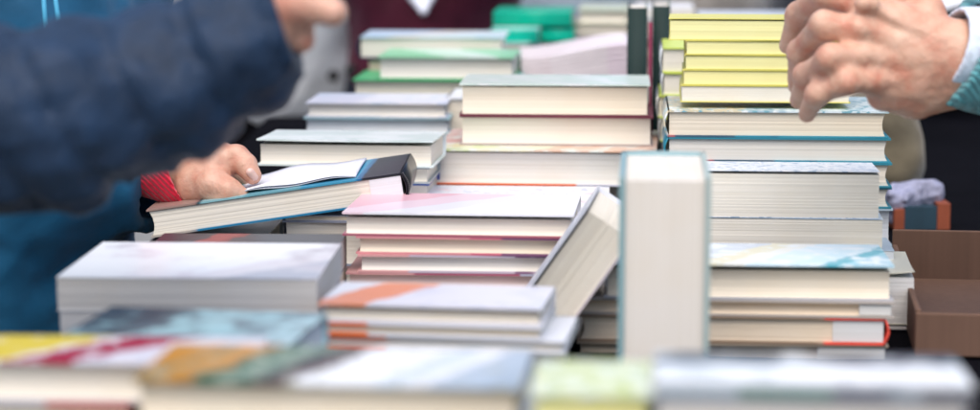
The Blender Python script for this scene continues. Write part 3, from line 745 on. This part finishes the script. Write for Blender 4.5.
def legs(root, x, y, hipz, mat, ang=0, foot=(0, -1)):
    prims = []
    for s in (-1, 1):
        dx, dy = s*.095*math.cos(ang), s*.095*math.sin(ang)
        prims.append(chain([(x+dx, y+dy, hipz, .095), (x+dx*1.1, y+dy*1.1, hipz*.55, .07), (x+dx*1.1, y+dy*1.1, .12, .052)]))
    blob('trousers', prims, .016, mat, root, k=.05, wobs=[(.006, 25, 3)])
    for s in (-1, 1):
        dx, dy = s*.105*math.cos(ang), s*.105*math.sin(ang)
        blob('shoe', [chain([(x+dx, y+dy, .052, .045), (x+dx+foot[0]*.15, y+dy+foot[1]*.15, .036, .036)])], .009, plain('shoe_leather', (.02,.018,.016), .4), root, cuts=[((0,0,.002), (0,0,-1))])

# ---- left hand and teal sleeve at the upper right
def person_c():
    r = person('person in a teal knit pullover reaching over the yellow edged books', (1.18, 1.9, 0))
    D = 1.86
    hand = [
      chain([P3(866,6,1.875,.0125), P3(826,-6,1.895,.0112), P3(798,14,1.945,.0098), P3(788,46,1.965,.0080)]),
      chain([P3(860,30,1.862,.0130), P3(824,26,1.862,.0118), P3(800,52,1.905,.0102), P3(797,86,1.935,.0084)]),
      chain([P3(862,56,1.856,.0126), P3(830,58,1.842,.0112), P3(806,76,1.876,.0098), P3(798,100,1.905,.0080)]),
      chain([P3(872,80,1.856,.0116), P3(846,82,1.838,.0104), P3(818,94,1.850,.0092), P3(807,114,1.872,.0076)]),
      chain([P3(866,6,1.875,.0125), P3(958,50,1.875,.024), P3(1010,56,1.89,.030), P3(1090,62,1.91,.036)]),
      chain([P3(860,30,1.864,.0140), P3(900,46,1.872,.021), P3(958,58,1.875,.025)]),
      chain([P3(862,56,1.862,.0135), P3(905,62,1.872,.022), P3(958,64,1.875,.025)]),
      chain([P3(872,80,1.862,.0125), P3(910,84,1.872,.0195), P3(958,74,1.878,.024)]),
      chain([P3(884,94,1.872,.0150), P3(915,97,1.878,.0175), P3(955,84,1.882,.022)]),
      chain([P3(925,14,1.89,.018), P3(885,-4,1.925,.0135), P3(846,2,1.965,.0110), P3(822,22,1.985,.0090)]),
    ]
    # knuckles and tendons on the back of the hand
    for (u, v) in ((864,4),(858,29),(860,56),(870,80)):
        hand.append([(at(u,v,1.853)[:], at(u+6,v+1,1.855)[:], .0080, .007)])
    for (u0,v0,u1,v1) in ((870,7,938,40),(866,32,938,50),(868,58,938,60),(878,82,936,70)):
        hand.append([(at(u0,v0,1.858)[:], at(u1,v1,1.856)[:], .0045, .0040)])
    body = blob('body', hand, .0018, SK1, r, k=.0075, wobs=[(.0010, 150, 5), (.0006, 420, 8)])
    # shirt cuff, pullover sleeve, torso
    c0, c1 = at(950, 50, 1.872), at(1000, 56, 1.882)
    d = (c1-c0).normalized()
    blob('shirt_cuff', [chain([(*at(935,48,1.872), .034), (*at(1000,52,1.885), .040)])], .002, plain('white_blue_check', (.66,.72,.82), .8, 120, .2), r, shell=.0045, cuts=[(at(951,48,1.872), -d+Vector((0,0,.15)))], wobs=[(.002, 60, 1)])
    sh = (1.12, 1.92, 1.42)
    blob('pullover', [chain([(*at(945,52,1.872), .044), (*at(1015,50,1.885), .052), (.66, 1.93, 1.075, .060), (.86, 1.98, 1.16, .072), (1.08, 1.95, 1.38, .085)]),
                      chain([(1.20,1.9,.88,.155),(1.20,1.9,1.15,.16),(1.18,1.9,1.36,.13),(1.18,1.9,1.46,.07)]),
                      chain([(1.16,1.72,1.40,.08),(1.22,1.62,1.15,.065),(1.15,1.66,.95,.05)])], .005, TEALF, r, k=.03,
         wobs=[(.005, 60, 2), (.002, 160, 4)], shell=.012, cuts=[(at(963,48,1.872), -d+Vector((0,.0,.22)))])
    legs(r, 1.2, 1.9, .88, DENIM, math.pi/2, (-1, 0))
    under(r)
person_c()
# ---- navy quilted arm at the upper left
def person_a():
    r = person('person in a navy puffer coat whose sleeved arm crosses the upper left corner', (-.98, 1.30, 0))
    hand = [
      chain([P3(200,60,1.5,.030), P3(262,22,1.5,.026), P3(284,8,1.5,.022)]),
      chain([P3(284,2,1.49,.017), P3(308,4,1.485,.0125), P3(333,12,1.48,.0098)]),
      chain([P3(284,10,1.505,.016), P3(294,26,1.505,.0115), P3(302,40,1.50,.0090)]),
      chain([P3(280,14,1.52,.016), P3(284,34,1.525,.0110), P3(291,52,1.53,.0088)]),
      chain([P3(276,12,1.53,.015), P3(275,36,1.54,.0105), P3(280,54,1.55,.0084)]),
      chain([P3(282,-4,1.51,.017), P3(300,-22,1.50,.0125), P3(322,-30,1.49,.0095)]),
    ]
    blob('body', hand, .002, SK3, r, k=.006, wobs=[(.0008, 200, 5)])
    p = [(-.86,1.25,1.38,.10), (-.66,1.38,1.10,.080), (*at(-60,124,1.46),.060), (*at(60,115,1.48),.057), (*at(165,90,1.5),.051), (*at(236,50,1.5),.043), (*at(275,22,1.5),.037), (*at(300,8,1.5),.038)]
    a = Vector(p[-2][:3]); d = (a-Vector(p[-4][:3])).normalized()
    blob('coat', [chain(p), chain([(-.98,1.28,.80,.19),(-.98,1.28,1.1,.18),(-.97,1.28,1.36,.14),(-.97,1.28,1.46,.08)]), chain([(-1.02,1.08,1.38,.09),(-1.06,1.0,1.12,.075),(-1.0,1.08,.92,.06)])],
         .0055, NAVYF, r, k=.03, wobs=[(.007, 40, 11), (.005, 90, 12), (.003, 210, 13)], rings=[((-.5,1.45,1.1), d, .046, .0055)], shell=.016, cuts=[(at(284,14,1.5), d+Vector((0,0,-.25)))])
    legs(r, -.98, 1.28, .84, DENIM, math.pi/2, (1, 0))
    under(r)
person_a()
# ---- blue jacket, red cuff, hand on the open book
def person_b():
    r = person('person in a bright blue jacket with red cuff, holding the tilted book open', (-.62, 2.28, 0))
    hand = [
      chain([P3(120,150,2.18,.028), P3(180,180,2.16,.026), P3(205,178,2.155,.024)]),
      chain([P3(196,184,2.135,.022), P3(214,166,2.13,.021)]),
      chain([P3(205,172,2.15,.022), P3(219,160,2.14,.0165), P3(236,158,2.128,.0120), P3(246,166,2.12,.0100), P3(253,176,2.115,.0084)]),
      chain([P3(208,168,2.165,.020), P3(224,162,2.18,.0125), P3(240,172,2.185,.0100), P3(250,184,2.185,.0084)]),
      chain([P3(210,172,2.18,.018), P3(226,168,2.205,.0115), P3(238,178,2.215,.0095), P3(246,188,2.215,.0080)]),
      chain([P3(210,178,2.19,.017), P3(222,176,2.225,.0105), P3(232,184,2.235,.0085), P3(238,192,2.235,.0074)]),
      chain([P3(200,184,2.13,.021), P3(214,186,2.11,.0165), P3(228,192,2.10,.0125), P3(240,196,2.10,.0092)]),
    ]
    b = blob('body', hand, .0018, SK2, r, k=.007, wobs=[(.0009, 180, 6), (.0004, 500, 2)])
    n0 = Vector(at(254,176.5,2.105)); 
    blob('fingernail', [[(at(250,172,2.106)[:], at(254.5,177,2.108)[:], .0040, .0036)]], .0008, plain('nail', (.66,.44,.38), .3), r, k=.002)
    d = (at(210,178,2.15)-at(150,165,2.17)).normalized()
    blob('cuff', [chain([(*at(120,145,2.16),.044), (*at(196,174,2.14),.036)])], .0022, REDF, r, shell=.005, cuts=[(at(193,176,2.155), d+Vector((0,0,.42)))], wobs=[(.0015, 120, 3)])
    blob('jacket', [chain([(-.56,2.32,1.30,.10), (-.52,2.18,1.10,.075), (*at(70,160,2.19),.060), (*at(160,185,2.165),.050), (*at(185,190,2.16),.048)]),
                    chain([(-.57,2.24,.68,.19), (-.55,2.25,.88,.185), (-.52,2.31,1.10,.19), (-.44,2.38,1.28,.17), (-.40,2.38,1.40,.08)]),
                    chain([(-.52,2.20,.86,.12),(-.455,2.16,.885,.10),(-.50,2.2,1.0,.15)]),
                    chain([(-.50,2.50,1.34,.09),(-.62,2.58,1.14,.07),(-.45,2.62,1.0,.055)])],
         .006, BLUEF, r, k=.035, wobs=[(.012, 30, 21), (.005, 75, 22)], shell=.018, cuts=[(at(158,190,2.16), d+Vector((0,0,-.12)))])
    b = MB()
    for (u, du) in ((42, 3), (52, 6)):
        b = MB(); p = [at(u, -40, 2.0), at(u+.3*du, -15, 1.99), at(u+.7*du, 5, 1.985), at(u+1.4*du, 34, 1.98)]
        b.tube(p, .0022, 8); b.build('drawstring', plain('light_blue_cord', (.08,.42,.65), .6), r, smooth=True)
    legs(r, -.59, 2.26, .80, DENIM, math.pi/2, (1, 0))
    under(r)
person_b()
# ---- people beyond the far end of the table
def far_person(label, x, y, mat, hem, wid=.17, seed=1, trous=DENIM, arms=True, extra=None, lean=0):
    r = person(label, (x, y, 0))
    pr = [chain([(x, y, hem+.1, wid), (x, y-.02, hem+.3, wid), (x, y-.03-lean, 1.36, wid*.95), (x, y-.03-lean, 1.5, .07)])]
    if arms:
        pr += [chain([(x-wid-.03, y-.02, 1.38, .075), (x-wid-.07, y-.08, 1.12, .062), (x-wid*.75, y-.27, 1.04, .05)]),
               chain([(x+wid+.03, y-.02, 1.38, .075), (x+wid+.07, y-.08, 1.12, .062), (x+wid*.55, y-.27, 1.04, .05)])]
    blob('top', pr, .011, mat, r, k=.04, wobs=[(.014, 28, seed), (.006, 70, seed+1)])
    hands = []
    if arms:
        for s, q in ((-1, .75), (1, .55)):
            bx, by, bz = x+s*wid*q, y-.27, 1.04
            hands = [chain([(bx, by, bz, .032), (bx-s*.05, by-.05, bz+.0, .026)])]
            for k in range(4):
                hands.append(chain([(bx-s*.05, by-.05, bz+.02-.014*k, .012), (bx-s*.085, by-.075, bz+.018-.015*k, .0095), (bx-s*.10, by-.05, bz+.012-.015*k, .008)]))
            hands.append(chain([(bx-s*.03, by-.06, bz+.02, .013), (bx-s*.05, by-.10, bz+.03, .010)]))
            blob('body', hands, .005, SK3, r, k=.008)
    legs(r, x, y, hem+.05, trous)
    if extra: extra(r)
    under(r)
    return r
def shirt_v(r):
    c = at(422, 4, 3.62); b = MB()
    blob('collar', [[(at(414,-6,3.74)[:], at(423,12,3.70)[:], .014, .005)], [(at(430,-6,3.74)[:], at(424,12,3.70)[:], .012, .005)]], .004, plain('pale_shirt', (.62,.64,.72)), r, k=.01)
far_person('person in a maroon knit top beyond the far end of the table', at(428,0,4.05).x, 4.08, MARF, .74, wid=.17, seed=31, extra=shirt_v)
def buttons(r):
    for (u, v) in ((333, 76), (351, 70)):
        p = at(u, v, 3.93); blob('button', [[(p[:], (p+Vector((0,.01,0)))[:], .011, .011)]], .003, plain('black_button', (.01,.01,.01), .3), r)
far_person('person in a white padded jacket with black buttons beyond the table', at(300,0,4.15).x, 4.12, WHF, .72, wid=.155, seed=41, trous=BLKF, extra=buttons, arms=False)
far_person('person in a dark grey coat between the white jacket and maroon top', at(372,0,4.7).x, 4.75, GREYF, .7, wid=.16, seed=51, arms=False)
far_person('person in a black coat standing at the far right beyond the table', at(975,0,4.1).x, 4.12, BLKF, .55, wid=.23, seed=61, trous=BLKF)
# more passers-by far behind
far_person('passer-by in a pale grey blue jacket behind the far green books', at(560,0,5.6).x, 5.7, fabric('pale_blue_jacket', (.35,.42,.5)), .75, wid=.2, seed=71, arms=False)
far_person('passer-by in a light beige coat behind the far beige pile', at(700,0,6.2).x, 6.3, fabric('beige_coat', (.5,.46,.42)), .75, wid=.22, seed=81, arms=False)
far_person('passer-by in a dark blue coat far behind the raised hand', at(860,0,5.6).x, 5.7, fabric('ink_coat', (.01,.015,.03)), .65, wid=.22, seed=91, arms=False, trous=BLKF)

# ---- things on the right of the cloth
def tissue_box():
    D = 2.50; p = at(925, 236, D)
    r = tag(empty('small_gift_bag', (p.x, D+.03, TZ)), 'small teal and orange gift bag stuffed with pale tissue, behind the cardboard box', 'bag')
    z1 = zat(207, D)-TZ
    b = MB(); b.box(-.024, .013, -.03, .03, 0, z1); b.build('side_panel', plain('dark_teal_card', (.015,.045,.07), .6), r)
    og = plain('orange_card', (.26,.06,.025), .7)
    b = MB(); b.box(.0135, .028, -.031, .03, 0, z1+.004); b.build('gusset', og, r)
    b = MB(); b.box(-.036, -.0245, -.031, .03, 0, z1-.003); b.build('gusset', og, r)
    blob('tissue', [[((-.03,0,z1+.006), (.012,.0,z1+.012), .016, .015)], [((-.028,-.012,z1-.012), (-.03,-.012,z1+.006), .010, .014)]], .0022, plain('lilac_tissue', (.26,.27,.38), .7, 60, .25), r, wobs=[(.007, 190, 4), (.003, 420, 5)], k=.005)
tissue_box()
def scarf():
    D = 2.62; 
    r = tag(empty('scarf', (at(892,200,D).x, D+.05, TZ)), 'beige knitted scarf heaped behind the teal edged hardbacks', 'scarf')
    o = blob('knit', [[((0,0,.05),(.0,0,.115),.05,.036)], [((-.06,.02,.05),(-.03,0,.1),.06,.04)]], .004, fabric('beige_knit', (.12,.10,.065), .95), r, k=.03, wobs=[(.006, 70, 7)], cuts=[((0,0,.001),(0,0,-1))])
scarf()
def magazine():
    r = tag(empty('magazine', at(945, 8, 3.6)), 'open white magazine in the hands of the person in the black coat', 'magazine')
    b = MB(); V = []; n = 16
    for s in (0, 1):
        for yy in (0, 1):
            for i in range(n+1):
                x = -.13+.26*i/n; V.append((x, yy*.10, .012*abs(math.sin(i/n*math.pi*2))+.02*yy-s*.004))
    P = n+1; Fc = []
    for i in range(n): Fc += [(i,i+1,P+i+1,P+i),(2*P+i,3*P+i,3*P+i+1,2*P+i+1),(i,2*P+i,2*P+i+1,i+1),(P+i,P+i+1,3*P+i+1,3*P+i)]
    Fc += [(0,P,3*P,2*P),(n,2*P+n,3*P+n,P+n)]
    b.add(V, Fc); b.build('open_pages', plain('magazine_paper', (.72,.74,.78), .45, 30, .12), r)
magazine()
